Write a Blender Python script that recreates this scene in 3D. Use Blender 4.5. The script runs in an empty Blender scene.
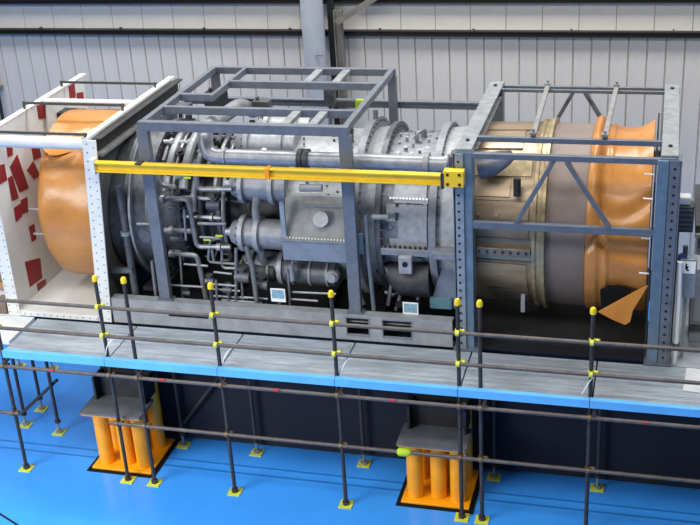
import bpy, math, random
from mathutils import Vector, Matrix
random.seed(7)
SC = bpy.context.scene
COL = SC.collection

# ------------------------------------------------------------------ camera
F_PX = 1149.34
CAM = Vector((3.63487, -11.59859, 9.00806))
CR = Vector((0.9655866, 0.25362259, -0.05760289))
CU = Vector((-0.05565075, 0.41782963, 0.90681938))
CF = Vector((-0.25405808, 0.872407, -0.41756498))
cd = bpy.data.cameras.new('camera')
cam = bpy.data.objects.new('camera', cd)
COL.objects.link(cam)
cd.sensor_fit = 'HORIZONTAL'
cd.sensor_width = 36
cd.lens = F_PX * 36 / 700
cd.clip_end = 200
m3 = Matrix((CR, CU, -CF)).transposed()
cam.matrix_world = Matrix.Translation(CAM) @ m3.to_4x4()
SC.camera = cam

# ------------------------------------------------------------------ world, lamps, exposure
SC.view_settings.view_transform = 'Standard'
SC.view_settings.look = 'None'
SC.view_settings.exposure = 0.0
SC.view_settings.gamma = 1
SC.view_settings.use_curve_mapping = False
W = bpy.data.worlds.new('hall_air')
SC.world = W
W.use_nodes = True
W.node_tree.nodes['Background'].inputs[0].default_value = (0.98, 0.98, 1.0, 1)
W.node_tree.nodes['Background'].inputs[1].default_value = 0.13


def area(name, loc, target, sx, sy, power, col=(1, 1, 1), spread=180):
    l = bpy.data.lights.new(name, 'AREA')
    l.shape = 'RECTANGLE'
    l.spread = math.radians(spread)
    l.size, l.size_y, l.energy, l.color = sx, sy, power, col
    o = bpy.data.objects.new(name, l)
    o.location = loc
    o.rotation_euler = (Vector(target) - Vector(loc)).to_track_quat('-Z', 'Y').to_euler()
    COL.objects.link(o)


# roof lights of the hall, in two long rows, and the daylight from the open front of the hall
area('roof_light_rear', (-1, 4.6, 12.5), (-1, 3.6, 0), 18, 2.2, 2100, (1.0, 0.98, 0.95))
area('roof_light_front', (-2, -5.5, 12.5), (-2, -4.5, 0), 18, 3, 1500, (1.0, 0.98, 0.95))
area('hall_window', (-8, -9, 6), (-3.5, -3.2, 0.0), 6, 4, 420, (0.98, 0.99, 1.0), 80)

# ------------------------------------------------------------------ materials
MAT = {}


def mat(name, col, rough=0.5, metal=0.0, var=0.0, scale=6.0, bump=0.0, bscale=60.0, col2=None, spec=0.5, stretch=None):
    m = bpy.data.materials.new(name)
    m.use_nodes = True
    nt = m.node_tree
    b = nt.nodes['Principled BSDF']
    b.inputs['Roughness'].default_value = rough
    b.inputs['Metallic'].default_value = metal
    b.inputs['Specular IOR Level'].default_value = spec
    b.inputs['Base Color'].default_value = (*col, 1)
    tc = nt.nodes.new('ShaderNodeTexCoord')
    mp = nt.nodes.new('ShaderNodeMapping')
    nt.links.new(tc.outputs['Object'], mp.inputs[0])
    if stretch:
        mp.inputs['Scale'].default_value = stretch
    if var or col2:
        n = nt.nodes.new('ShaderNodeTexNoise')
        n.inputs['Scale'].default_value = scale
        n.inputs['Detail'].default_value = 6
        n.inputs['Roughness'].default_value = 0.65
        nt.links.new(mp.outputs[0], n.inputs[0])
        r = nt.nodes.new('ShaderNodeValToRGB')
        c2 = col2 if col2 else tuple(c * (1 - var) for c in col)
        c1 = col if col2 else tuple(min(1, c * (1 + var * 0.6)) for c in col)
        r.color_ramp.elements[0].position = 0.35
        r.color_ramp.elements[1].position = 0.65
        r.color_ramp.elements[0].color = (*c2, 1)
        r.color_ramp.elements[1].color = (*c1, 1)
        nt.links.new(n.outputs[0], r.inputs[0])
        nt.links.new(r.outputs[0], b.inputs['Base Color'])
    if bump:
        n2 = nt.nodes.new('ShaderNodeTexNoise')
        n2.inputs['Scale'].default_value = bscale
        n2.inputs['Detail'].default_value = 4
        nt.links.new(mp.outputs[0], n2.inputs[0])
        bp = nt.nodes.new('ShaderNodeBump')
        bp.inputs['Strength'].default_value = bump
        bp.inputs['Distance'].default_value = 0.02
        nt.links.new(n2.outputs[0], bp.inputs['Height'])
        nt.links.new(bp.outputs[0], b.inputs['Normal'])
    MAT[name] = m
    return m


mat('floor_blue', (0.045, 0.30, 0.86), 0.24, 0, 0.07, 0.7, 0.02, 3)
mat('wall_white', (0.63, 0.60, 0.56), 0.55, 0, 0.10, 1.3, 0.05, 20)
mat('wall_upper', (0.66, 0.645, 0.60), 0.5, 0, 0.12, 1.0)
mat('dark_steel', (0.010, 0.011, 0.011), 0.55)
mat('column_paint', (0.40, 0.43, 0.48), 0.45, 0, 0.08, 3)
mat('brace_brown', (0.17, 0.16, 0.145), 0.6, 0, 0.2, 6)
mat('frame_blue', (0.135, 0.155, 0.195), 0.42, 0.1, 0.18, 9)
mat('frame_post_blue', (0.125, 0.19, 0.27), 0.42, 0.1, 0.2, 7)
mat('rail_light', (0.25, 0.29, 0.34), 0.45, 0.2, 0.2, 8)
mat('rail_blue', (0.125, 0.15, 0.19), 0.4, 0.2, 0.15, 8)
mat('zinc_dust', (0.25, 0.27, 0.29), 0.6, 0.2, 0.25, 7, 0.1, 50)
mat('skid_grey', (0.31, 0.33, 0.36), 0.5, 0.1, 0.2, 5)
mat('engine_paint', (0.225, 0.24, 0.27), 0.45, 0.2, 0.22, 9, 0.08, 40)
mat('engine_light', (0.33, 0.345, 0.37), 0.45, 0.2, 0.2, 12, 0.1, 50)
mat('engine_mid', (0.105, 0.112, 0.127), 0.45, 0.3, 0.35, 9, 0.1, 40)
mat('engine_dark', (0.04, 0.042, 0.047), 0.5, 0.3, 0.4, 9, 0.15, 40)
mat('cover_grey', (0.25, 0.255, 0.25), 0.5, 0.15, 0.2, 8)
mat('cover_bluegrey', (0.19, 0.225, 0.29), 0.45, 0.1, 0.15, 8)
mat('pipe_steel', (0.30, 0.315, 0.345), 0.38, 0.35, 0.2, 10)
mat('pipe_small', (0.25, 0.255, 0.27), 0.38, 0.5, 0.25, 10)
mat('bronze', (0.37, 0.285, 0.195), 0.36, 0.65, 0.22, 4, 0.03, 30, stretch=(0.6, 3, 3))
mat('bronze_dark', (0.27, 0.225, 0.175), 0.42, 0.6, 0.25, 6)
mat('bronze_pale', (0.43, 0.34, 0.21), 0.4, 0.6, 0.35, 8)
mat('collar_taupe', (0.215, 0.172, 0.15), 0.55, 0.2, 0.12, 3)
mat('orange_film', (0.52, 0.22, 0.052), 0.27, 0, 0.2, 2.2, 0.4, 4)
mat('white_panel', (0.70, 0.72, 0.71), 0.5, 0, 0.08, 3)
mat('panel_back', (0.13, 0.14, 0.14), 0.5, 0.1, 0.2, 5)
mat('red_patch', (0.27, 0.018, 0.022), 0.5, 0, 0.15, 5)
mat('yellow_beam', (0.80, 0.54, 0.02), 0.4, 0, 0.08, 6)
mat('yellow_pedestal', (0.88, 0.34, 0.004), 0.38, 0, 0.08, 4)
mat('yellow_cap', (0.80, 0.58, 0.02), 0.4)
mat('lime_clamp', (0.62, 0.66, 0.06), 0.45, 0, 0.2, 20)
mat('brown_clamp', (0.16, 0.11, 0.06), 0.5, 0.4, 0.3, 20)
mat('tube_dark', (0.04, 0.034, 0.032), 0.55, 0.1, 0.35, 10)
mat('tube_brown', (0.10, 0.085, 0.078), 0.5, 0.2, 0.3, 8)
mat('deck_zinc', (0.42, 0.475, 0.535), 0.45, 0.3, 0.22, 5, 0.15, 90, stretch=(0.5, 2, 1))
mat('toe_blue', (0.12, 0.43, 0.85), 0.4, 0, 0.12, 2)
mat('black_rubber', (0.006, 0.006, 0.007), 0.8, spec=0.2)
mat('shim_grey', (0.14, 0.145, 0.155), 0.5, 0.2, 0.2, 6)
mat('block_dark', (0.03, 0.03, 0.033), 0.5, 0.2, 0.3, 5)
mat('underframe_shade', (0.013, 0.014, 0.02), 0.7, spec=0.25)  # near-black of the girders, also of the added shade pieces
mat('plate_white', (0.88, 0.89, 0.89), 0.3)
mat('plate_blue', (0.25, 0.42, 0.55), 0.3, 0, 0.3, 20)
mat('cabinet_grey', (0.36, 0.39, 0.41), 0.45, 0, 0.06, 4)
mat('cabinet_dark', (0.07, 0.075, 0.08), 0.45, 0.2, 0.3, 20)
mat('sheet_white', (0.70, 0.73, 0.76), 0.5, 0, 0.1, 4)
mat('timber', (0.21, 0.16, 0.12), 0.7, 0, 0.3, 10)
mat('timber_orange', (0.45, 0.25, 0.11), 0.6, 0, 0.3, 8)
mat('knob_blue', (0.04, 0.06, 0.2), 0.4)
mat('red_tag', (0.55, 0.03, 0.03), 0.5)
mat('lime_tag', (0.45, 0.62, 0.02), 0.5)
mat('rod_dark', (0.07, 0.078, 0.075), 0.5, 0.2)
mat('floor_line_blue', (0.02, 0.17, 0.50), 0.3)
mat('teal_sheet', (0.12, 0.24, 0.30), 0.4)

# ------------------------------------------------------------------ mesh builder
AY, AZ = 2.37, 3.2          # engine axis


class MB:
    def __init__(s):
        s.v, s.f, s.m = [], [], []

    def add(s, vs, fs, mi=0):
        b = len(s.v)
        s.v += [tuple(q) for q in vs]
        s.f += [tuple(i + b for i in f) for f in fs]
        s.m += [mi] * len(fs)
        return s

    def box(s, x0, x1, y0, y1, z0, z1, mi=0):
        vs = [(x, y, z) for x in (x0, x1) for y in (y0, y1) for z in (z0, z1)]
        return s.add(vs, [(0, 1, 3, 2), (4, 6, 7, 5), (0, 4, 5, 1), (2, 3, 7, 6), (0, 2, 6, 4), (1, 5, 7, 3)], mi)

    def beam(s, a, b, w, h, up=(0, 0, 1), mi=0):
        a, b = Vector(a), Vector(b)
        d = (b - a).normalized()
        u = Vector(up)
        if abs(d.dot(u)) > 0.95:
            u = Vector((0, 1, 0))
        x = d.cross(u).normalized()
        u = x.cross(d)
        vs = [p + x * (i * w / 2) + u * (j * h / 2) for p in (a, b) for i, j in ((-1, -1), (1, -1), (1, 1), (-1, 1))]
        return s.add(vs, [(3, 2, 1, 0), (4, 5, 6, 7), (0, 1, 5, 4), (1, 2, 6, 5), (2, 3, 7, 6), (3, 0, 4, 7)], mi)

    def ibeam(s, a, b, w, h, t, up=(0, 0, 1), mi=0):
        a, b = Vector(a), Vector(b)
        u = Vector(up)
        d = (b - a).normalized()
        x = d.cross(u).normalized()
        u = x.cross(d)
        s.beam(a + u * (h / 2 - t / 2), b + u * (h / 2 - t / 2), w, t, u, mi)
        s.beam(a - u * (h / 2 - t / 2), b - u * (h / 2 - t / 2), w, t, u, mi)
        return s.beam(a, b, t, h - 2 * t, u, mi)

    def tube(s, pts, r, n=10, mi=0, cap=True, fillet=0.0):
        P = [Vector(p) for p in pts]
        if fillet and len(P) > 2:
            Q = [P[0]]
            for i in range(1, len(P) - 1):
                a, b, c = P[i - 1], P[i], P[i + 1]
                k = min(fillet, (a - b).length * 0.49, (c - b).length * 0.49)
                p, q = b + (a - b).normalized() * k, b + (c - b).normalized() * k
                for t in (0, 0.25, 0.5, 0.75, 1):
                    Q.append(p * (1 - t) ** 2 + b * 2 * t * (1 - t) + q * t * t)
            Q.append(P[-1])
            P = Q
        rr = r if isinstance(r, (list, tuple)) else [r] * len(P)
        d0 = (P[1] - P[0]).normalized()
        u = d0.orthogonal().normalized()
        vs, fs = [], []
        for i, p in enumerate(P):
            d = (P[min(i + 1, len(P) - 1)] - P[max(i - 1, 0)]).normalized()
            u = (u - d * u.dot(d)).normalized()
            w = d.cross(u)
            for k in range(n):
                a = 2 * math.pi * k / n
                vs.append(p + (u * math.cos(a) + w * math.sin(a)) * rr[i])
        for i in range(len(P) - 1):
            for k in range(n):
                j = (k + 1) % n
                fs.append((i * n + k, i * n + j, (i + 1) * n + j, (i + 1) * n + k))
        if cap:
            fs.append(tuple(range(n - 1, -1, -1)))
            fs.append(tuple((len(P) - 1) * n + k for k in range(n)))
        return s.add(vs, fs, mi)

    def ring(s, prof, n=64, y=AY, z=AZ, a0=0.0, a1=2 * math.pi, mi=0, closed=False):
        """prof of (x, r) revolved about the line through (y, z) along X; angle 0 is up, grows towards -Y"""
        full = abs(a1 - a0 - 2 * math.pi) < 1e-6
        m = n if full else n + 1
        vs, fs = [], []
        for (x, r) in prof:
            for k in range(m):
                a = a0 + (a1 - a0) * k / n
                vs.append((x, y - r * math.sin(a), z + r * math.cos(a)))
        L = len(prof)
        for i in range(L if closed else L - 1):
            j2 = (i + 1) % L
            for k in range(n):
                j = (k + 1) % m
                fs.append((i * m + k, i * m + j, j2 * m + j, j2 * m + k))
        return s.add(vs, fs, mi)

    def poly(s, pts, off, mi=0):
        """flat outline given depth by the offset vector"""
        o = Vector(off)
        n = len(pts)
        a = [Vector(p) for p in pts]
        return s.add(a + [p + o for p in a],
                     [tuple(range(n)), tuple(range(2 * n - 1, n - 1, -1))] + [(i, i + n, (i + 1) % n + n, (i + 1) % n) for i in range(n)], mi)

    def bolt(s, p, d, r=0.018, h=0.016, n=6, mi=0):
        p, d = Vector(p), Vector(d).normalized()
        return s.tube([p, p + d * h], r, n, mi)

    def build(s, name, m, parent=None, bevel=0.0, label=None, stuff=False, angle=35):
        me = bpy.data.meshes.new(name)
        me.from_pydata(s.v, [], s.f)
        ms = m if isinstance(m, (list, tuple)) else [m]
        for q in ms:
            me.materials.append(MAT[q])
        if len(ms) > 1:
            me.polygons.foreach_set('material_index', s.m)
        import bmesh
        bm = bmesh.new()
        bm.from_mesh(me)
        bmesh.ops.recalc_face_normals(bm, faces=bm.faces)
        bm.to_mesh(me)
        bm.free()
        me.shade_smooth()
        me.set_sharp_from_angle(angle=math.radians(angle))
        o = bpy.data.objects.new(name, me)
        COL.objects.link(o)
        if parent:
            o.parent = parent
            off = parent.location if parent.parent is None else Vector((0, 0, 0))
            o.matrix_parent_inverse = Matrix.Translation(-off)
        if bevel:
            bv = o.modifiers.new('bevel', 'BEVEL')
            bv.width = bevel
            bv.segments = 2
            bv.limit_method = 'ANGLE'
        if label:
            o['label'] = label
        if stuff:
            o['kind'] = 'stuff'
        return o


def tag(o, label, cat, group=None):
    o['label'], o['category'] = label, cat
    if group:
        o['group'] = group
    return o


def thing(name, label, cat, loc=(0, 0, 0), group=None):
    o = bpy.data.objects.new(name, None)
    o.empty_display_size = 0.2
    o.location = loc
    COL.objects.link(o)
    return tag(o, label, cat, group)


def struct(o):
    o['kind'] = 'structure'
    return o


def link_copy(o, parent, loc=None):
    c = o.copy()
    COL.objects.link(c)
    c.parent = parent
    if loc is not None:
        c.location = loc
    return c


def copy_tree(root, loc, label=None):
    r = root.copy()
    COL.objects.link(r)
    r.location = loc
    if label:
        r['label'] = label
    for ch in list(root.children):
        c = link_copy(ch, r)
        for g in list(ch.children):
            link_copy(g, c)
    return r


def at(px, py, y):
    """the point of the photographed place at depth y that a pixel of the photograph shows"""
    d = CF + CR * ((px - 350) / F_PX) - CU * ((py - 262.5) / F_PX)
    return CAM + d * ((y - CAM.y) / d.y)


def pol(x, th, r):
    a = math.radians(th)
    return Vector((x, AY - r * math.sin(a), AZ + r * math.cos(a)))


# ================================================================== SETTING
fl = MB()
fl.box(-16, 14, -14, 7.6, -0.1, 0)
floor = struct(fl.build('floor', 'floor_blue'))
g = MB()
g.tube([(-6.5, 0.05, 0.004), (-4.41, -1.02, 0.004), (-3.0, -1.70, 0.004), (0, -3.2, 0.004)], 0.012, 6)
tag(g.build('floor_cable', 'black_rubber'), 'thin black cable lying on the open blue floor, lower left corner', 'cable')

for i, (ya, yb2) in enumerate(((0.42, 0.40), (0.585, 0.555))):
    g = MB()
    g.poly([(-9, ya - 0.018, 0.0), (9, ya - 0.018, 0.0), (9, ya + 0.018, 0.0), (-9, ya + 0.018, 0.0)], (0, 0, 0.003))  # thin darker blue strip along the floor
    struct(g.build('trim_%d' % (i + 3), 'floor_line_blue'))

# cladding: every sheet between two seams is a piece of the wall
WY = 7.5
wb = MB()
wb.box(-14, 11, WY + 0.03, WY + 0.2, 0, 8.5)
wall = struct(wb.build('wall_back', 'wall_upper'))
pm = MB()
w2, e = 0.145, 0.012
pm.add([(-w2, 0.03, 0), (-w2 + e, -0.006, 0), (0, 0, 0), (w2 - e, -0.006, 0), (w2, 0.03, 0),
        (-w2, 0.03, 1), (-w2 + e, -0.006, 1), (0, 0, 1), (w2 - e, -0.006, 1), (w2, 0.03, 1)],
       [(i, i + 1, i + 6, i + 5) for i in range(4)])
first = pm.build('wall_panel', 'wall_white', wall)
first.location = (-10.2, WY, 0)
first.scale = (1, 1, 4.25)
for i in range(1, 62):
    c = link_copy(first, wall, (-10.2 + i * 0.298, WY, 0))
first = None
um = MB()
um.box(-0.297, 0.297, -0.01, 0.03, 0, 0.465)
up0 = um.build('upper_wall_panel', 'wall_upper', wall, bevel=0.004)
up0.location = (-10.05, WY, 4.348)
for i in range(1, 31):
    link_copy(up0, wall, (-10.05 + i * 0.6, WY, 4.348))
t = MB()
t.ibeam((-12, WY - 0.06, 4.30), (10, WY - 0.06, 4.30), 0.1, 0.095, 0.02)
for i in range(9):
    x = -7.6 + i * 1.62
    t.ring([(x, 0.05), (x + 0.03, 0.05)], 12, WY - 0.1, 4.345, -math.pi / 2, math.pi / 2)
struct(t.build('trim_1', 'dark_steel'))
t = MB()
t.ibeam((-12, WY - 0.06, 4.86), (10, WY - 0.06, 4.86), 0.1, 0.09, 0.02)
struct(t.build('trim_2', 'dark_steel'))

c = thing('steel_column', 'pale blue-grey steel column standing against the white wall cladding', 'column', (-2.25, 7.1, 0))
b = MB()
b.tube([(-2.175, 7.02, 0), (-2.175, 7.02, 6.5)], 0.195, 20)
b.build('shaft', 'column_paint', c)
b = MB()
b.box(-2.49, -1.86, 6.72, 7.3, 0, 0.03)
b.build('base_plate', 'column_paint', c)
b = MB()
b.tube([at(316, 55, 6.83), at(316, 55, 6.83) + Vector((0.12, -0.01, 0))], 0.012, 6)
b.build('weld_mark', 'brace_brown', c)
c = thing('wall_brace', 'brown steel upright with a slanting brace beside the blue-grey column', 'brace', (-1.9, 7.2, 0))
b = MB()
b.ibeam((-1.775, 7.2, 0), (-1.775, 7.2, 4.75), 0.12, 0.14, 0.02, (1, 0, 0))
b.build('upright', 'brace_brown', c)
b = MB()
b.beam((-1.775, 7.08, 4.56), (-1.05, 7.08, 5.0), 0.05, 0.10)
b.build('slanting_brace', 'brace_brown', c)
b = MB()
b.box(-1.97, -1.86, 7.22, 7.3, 0, 6)  # dark strip put in for the shaded gap between column and upright
b.build('gap_shade_strip', 'dark_steel', c)
c = thing('wall_conduit', 'dark upright conduit on the wall at the far left', 'pipe', (-8.75, 7.3, 0))
b = MB()
b.tube([(-8.72, 7.36, 0), (-8.72, 7.36, 4.1)], 0.035, 10)
b.build('conduit', 'dark_steel', c)
b = MB()
for z in (0.8, 2.0, 3.2):
    b.box(-8.79, -8.65, 7.33, 7.49, z, z + 0.04)
b.build('clip', 'brace_brown', c)

# ================================================================== SKID
ZD = 1.87
sk = thing('skid_base', 'long grey steel skid base under the engine, with cut-out windows', 'skid', (-1.1, 1.0, ZD))
SX0, SX1, SY0, SY1, ST = -3.45, 1.25, 1.0, 3.78, 2.235
wins = [(-0.13, 0.15), (0.35, 0.69)]
b = MB()


def plate_front(b, x0, x1, z0, z1, y0, y1, holes):
    xs = x0
    for (h0, h1, hz0, hz1) in holes:
        b.box(xs, h0, y0, y1, z0, z1)
        b.box(h0, h1, y0, y1, z0, hz0)
        b.box(h0, h1, y0, y1, hz1, z1)
        xs = h1
    b.box(xs, x1, y0, y1, z0, z1)


plate_front(b, SX0, SX1, ZD, ST, SY0, SY0 + 0.02, [(-2.62, -2.05, 2.02, 2.10), (-0.13, 0.16, 1.95, 2.19), (0.35, 0.72, 1.95, 2.19)])
b.build('side_plate', 'skid_grey', sk)
b = MB()
b.box(SX0, SX1, SY0 + 0.02, SY0 + 0.14, ST - 0.02, ST)
b.build('top_flange', 'skid_grey', sk)
b = MB()
b.box(SX0, SX1, SY0 + 0.02, SY0 + 0.14, ZD, ZD + 0.02)
b.build('bottom_flange', 'skid_grey', sk)
b = MB()
b.box(SX0, SX1, SY1 - 0.02, SY1, ZD, ST)
b.build('rear_plate', 'skid_grey', sk)
for x in (SX0, -2.0, -0.6, 0.2, SX1 - 0.02):
    b = MB()
    b.box(x, x + 0.02, SY0 + 0.14, SY1 - 0.14, ZD + 0.02, 1.99)
    b.build('cross_plate', 'underframe_shade', sk)
b = MB()
b.box(SX0 + 0.02, SX1 - 0.02, SY0 + 0.16, SY1 - 0.16, ZD + 0.01, ZD + 0.03)  # black floor added for the shadows under the engine
b.build('shade_floor', 'underframe_shade', sk)
for (h0, h1) in ((-0.13, 0.16), (0.35, 0.72)):
    b = MB()
    b.box(h0, h1, SY0 - 0.008, SY0, 2.19, 2.205)
    b.box(h0, h1, SY0 - 0.008, SY0, 1.935, 1.95)
    b.box(h0 - 0.015, h0, SY0 - 0.008, SY0, 1.935, 2.205)
    b.box(h1, h1 + 0.015, SY0 - 0.008, SY0, 1.935, 2.205)
    w = b.build('window_rim', 'cover_bluegrey', sk)
    b = MB()
    b.tube([(h0, SY0 + 0.10, 2.02), (h1, SY0 + 0.10, 2.02)], 0.025, 8)
    b.tube([(h0, SY0 + 0.09, 2.10), (h1, SY0 + 0.09, 2.10)], 0.015, 8)
    b.build('drain_pipe', 'pipe_small', sk)
b = MB()
for i in range(7):
    b.box(-2.62, -2.05, SY0 + 0.005, SY0 + 0.03, 1.90 + i * 0.028, 1.912 + i * 0.028)
b.build('louvre', 'engine_dark', sk)
# main girders below, resting on the pedestals
b = MB()
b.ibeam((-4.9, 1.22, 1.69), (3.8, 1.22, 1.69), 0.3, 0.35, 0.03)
b.build('girder', 'underframe_shade', sk, label='dark main girder below the front of the skid')
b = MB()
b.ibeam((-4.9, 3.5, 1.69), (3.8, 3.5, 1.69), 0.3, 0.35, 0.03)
b.build('girder', 'underframe_shade', sk)
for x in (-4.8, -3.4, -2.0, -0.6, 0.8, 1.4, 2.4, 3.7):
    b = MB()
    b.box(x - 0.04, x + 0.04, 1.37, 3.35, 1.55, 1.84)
    b.build('cross_girder', 'underframe_shade', sk)
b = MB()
b.box(-3.75, 6.0, 1.03, 2.8, 0.06, 1.50)  # near-black block added to make the dark under the skid
b.build('shade_block', 'underframe_shade', sk, 0.02, label='added dark block giving the deep shade below the skid')
b = MB()
b.box(1.33, 3.6, 1.27, 3.58, 1.865, 1.93)
b.build('exhaust_tray', 'block_dark', sk)

# ================================================================== PIPING FRAME (open blue-grey box)
fr = thing('piping_cage', 'open blue-grey box frame of steel bars over the engine pipes', 'frame', (-1.35, 1.0, ST))
BX0, BX1, BY0, BY1, BZ = -2.665, -0.02, 1.09, 3.64, 4.74
b = MB()
b.beam((BX0 - 0.05, BY0, BZ - 0.06), (BX1 + 0.05, BY0, BZ - 0.06), 0.10, 0.12)
b.build('front_top_bar', 'frame_blue', fr, 0.006)
b = MB()
b.beam((BX0 - 0.05, BY1, BZ - 0.05), (BX1 + 0.05, BY1, BZ - 0.05), 0.08, 0.10)
b.build('rear_top_bar', 'frame_blue', fr, 0.006)
for x in (BX0, BX1):
    b = MB()
    b.beam((x, BY0 + 0.05, BZ - 0.045), (x, BY1 - 0.04, BZ - 0.045), 0.075, 0.09)
    b.build('side_top_bar', 'frame_blue', fr, 0.006)
for (x, y) in ((BX0, BY0), (BX1, BY0), (BX0, BY1), (BX1, BY1)):
    b = MB()
    b.beam((x, y, ST), (x, y, BZ - 0.11), 0.155 if y < 2 else 0.12, 0.09, (0, 1, 0))
    p = b.build('post', 'frame_blue', fr, 0.006)
    b = MB()
    b.box(x - 0.11, x + 0.11, y - 0.07, y + 0.07, ST, ST + 0.02)
    b.build('foot_plate', 'frame_blue', p)
for (x0, x1, y) in ((BX0 + 0.04, BX1 - 0.04, 1.72), (BX0 + 0.5, BX1 - 0.04, 2.93), (BX0 + 0.04, BX0 + 0.5, 2.29)):
    b = MB()
    b.beam((x0, y, BZ - 0.05), (x1, y, BZ - 0.05), 0.07, 0.10)
    b.build('long_bar', 'frame_blue', fr, 0.005)
for (x, y0, y1) in ((-1.06, 2.965, 3.6), (-0.66, 2.965, 3.6), (-0.80, 1.14, 1.685), (-0.45, 1.14, 1.685)):
    b = MB()
    b.beam((x, y0, BZ - 0.04), (x, y1, BZ - 0.04), 0.11, 0.06)
    b.build('cross_bar', 'zinc_dust', fr, 0.005)
b = MB()
b.beam((-2.18, 2.25, BZ - 0.05), (-2.18, 3.6, BZ - 0.05), 0.05, 0.09)
b.build('cross_bar', 'frame_blue', fr, 0.005)

# ================================================================== GUARD BEAM (yellow)
yb = thing('guard_beam', 'long yellow steel beam running across the front of the engine', 'beam', (-1, 0.86, 4.2))
b = MB()
b.ibeam((-3.27, 0.86, 4.195), (1.22, 0.86, 4.195), 0.10, 0.13, 0.02, (0, 0, 1))
b.build('beam_bar', 'yellow_beam', yb, 0.004)
b = MB()
b.box(1.22, 1.46, 0.80, 0.925, 4.12, 4.32)
e = b.build('end_bracket', 'yellow_beam', yb, 0.006)
b = MB()
for x, z in ((1.27, 4.16), (1.41, 4.16), (1.27, 4.28), (1.41, 4.28)):
    b.bolt((x, 0.80, z), (0, -1, 0), 0.018, 0.015)
b.build('bolts', 'dark_steel', e, stuff=True)
b = MB()
b.box(1.19, 1.225, 0.79, 0.93, 4.10, 4.29)
b.build('stop_plate', 'block_dark', yb)
b = MB()
b.box(-3.33, -3.27, 0.80, 0.93, 4.10, 4.30)
b.build('end_plate', 'white_panel', yb)
b = MB()
b.box(-2.70, -2.62, 0.80, 0.92, 4.255, 4.275)
b.build('clip', 'dark_steel', yb)
b = MB()
b.box(-0.98, -0.93, 0.795, 0.925, 4.13, 4.27)
b.build('splice_plate', 'yellow_pedestal', yb)
b = MB()
b.box(BX0 - 0.05, BX0 + 0.05, 0.91, BY0 - 0.045, 4.14, 4.24)
b.box(BX1 - 0.05, BX1 + 0.05, 0.91, BY0 - 0.045, 4.14, 4.24)
b.build('mounting_lug', 'frame_blue', yb)
rb = MB()
rb.ibeam((-3.24, 3.74, 4.20), (1.32, 3.74, 4.20), 0.10, 0.10, 0.02)
tag(rb.build('rear_tie_beam', 'frame_blue'), 'plain grey beam behind the engine, level with the wall side of frame', 'beam')
lt = thing('junction_box', 'small lime and grey junction box on the grey rear tie beam', 'junction box', (-0.6, 3.65, 4.25))
b = MB()
b.box(-0.56, -0.43, 3.58, 3.685, 4.16, 4.28)
b.build('lime_lid', 'lime_tag', lt)
b = MB()
b.box(-0.86, -0.56, 3.60, 3.685, 4.17, 4.27)
b.build('body', 'engine_mid', lt, 0.006)

# ================================================================== INLET FRAME (white end plates with tray and ties)
inf = thing('inlet_housing', 'white bolted inlet frame with dark red patches, left end of the engine', 'frame', (-4.2, 1.0, ZD))
PY0, PY1, PT = 0.98, 3.84, 4.5
b = MB()
b.box(-4.99, -4.91, PY0, PY1, ZD, PT)
A = b.build('end_plate', 'white_panel', inf, 0.006)
b = MB()
b.box(-5.05, -4.87, PY0 - 0.012, PY0, ZD, PT)
af = b.build('edge_flange', 'white_panel', inf)
b = MB()
for i in range(26):
    for x in (-5.02, -4.9):
        b.bolt((x, PY0 - 0.012, ZD + 0.06 + i * 0.1), (0, -1, 0), 0.010, 0.006)
b.build('bolts', 'cover_grey', af, stuff=True)
b = MB()
b.box(-5.0, -4.90, PY0, PY1 + 0.1, PT, PT + 0.015)
b.build('top_edge', 'white_panel', inf)
reds = [[(25, 262), (40, 258), (42, 278), (30, 287)], [(37, 284), (45.5, 279), (46.5, 288.5), (38.5, 293)],
        [(6, 143), (12, 140), (12.5, 155), (8, 157)], [(30, 140), (38, 140), (41, 157), (34, 160)],
        [(10, 167), (17, 154.5), (28.5, 188), (20, 192.5)],
        [(8, 178), (12, 175.5), (18.5, 198), (12, 201)], [(27, 170), (33, 161), (40, 176), (34, 179)],
        [(0, 165), (4, 164), (7, 180), (0, 184)], [(36.5, 104), (44.5, 103), (45.5, 118), (39, 119)],
        [(68, 83), (74, 82), (75.5, 97), (70, 98.5)], [(77, 93), (83, 92), (83.5, 99), (77, 99.5)],
        [(78, 110), (83, 109), (84, 113), (78, 114)], [(21, 200), (27, 197), (28, 212), (22, 214)],
        [(14, 208), (21, 203), (22, 216), (16, 222)], [(29, 227), (34, 224), (36, 239), (32, 242)]]
for q in reds:
    pts = []
    for (px, py) in q:
        d = CF + CR * ((px - 350) / F_PX) - CU * ((py - 262.5) / F_PX)
        p = CAM + d * ((-4.905 - CAM.x) / d.x)
        pts.append((-4.91, min(max(p.y, PY0 + 0.03), PY1 - 0.03), min(max(p.z, ZD + 0.1), PT - 0.02)))
    b = MB()
    b.poly(pts, (0.012, 0, 0))
    b.build('red_patch', 'red_patch', A)
b = MB()
b.box(-4.91, -3.68, PY0, PY1, ZD, 1.95)
b.build('tray', 'white_panel', inf, 0.006)
b = MB()
for i in range(12):
    b.bolt((-4.8 + i * 0.1, PY0, 1.91), (0, -1, 0), 0.010, 0.006)
b.build('tray_bolts', 'cover_grey', inf, stuff=True)
def lean(b):
    # the bulkhead stands a little out of plumb, its foot set towards the inlet
    b.v = [(x - 0.19 * (PT - z) / (PT - ZD), y, z) for x, y, z in b.v]


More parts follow.
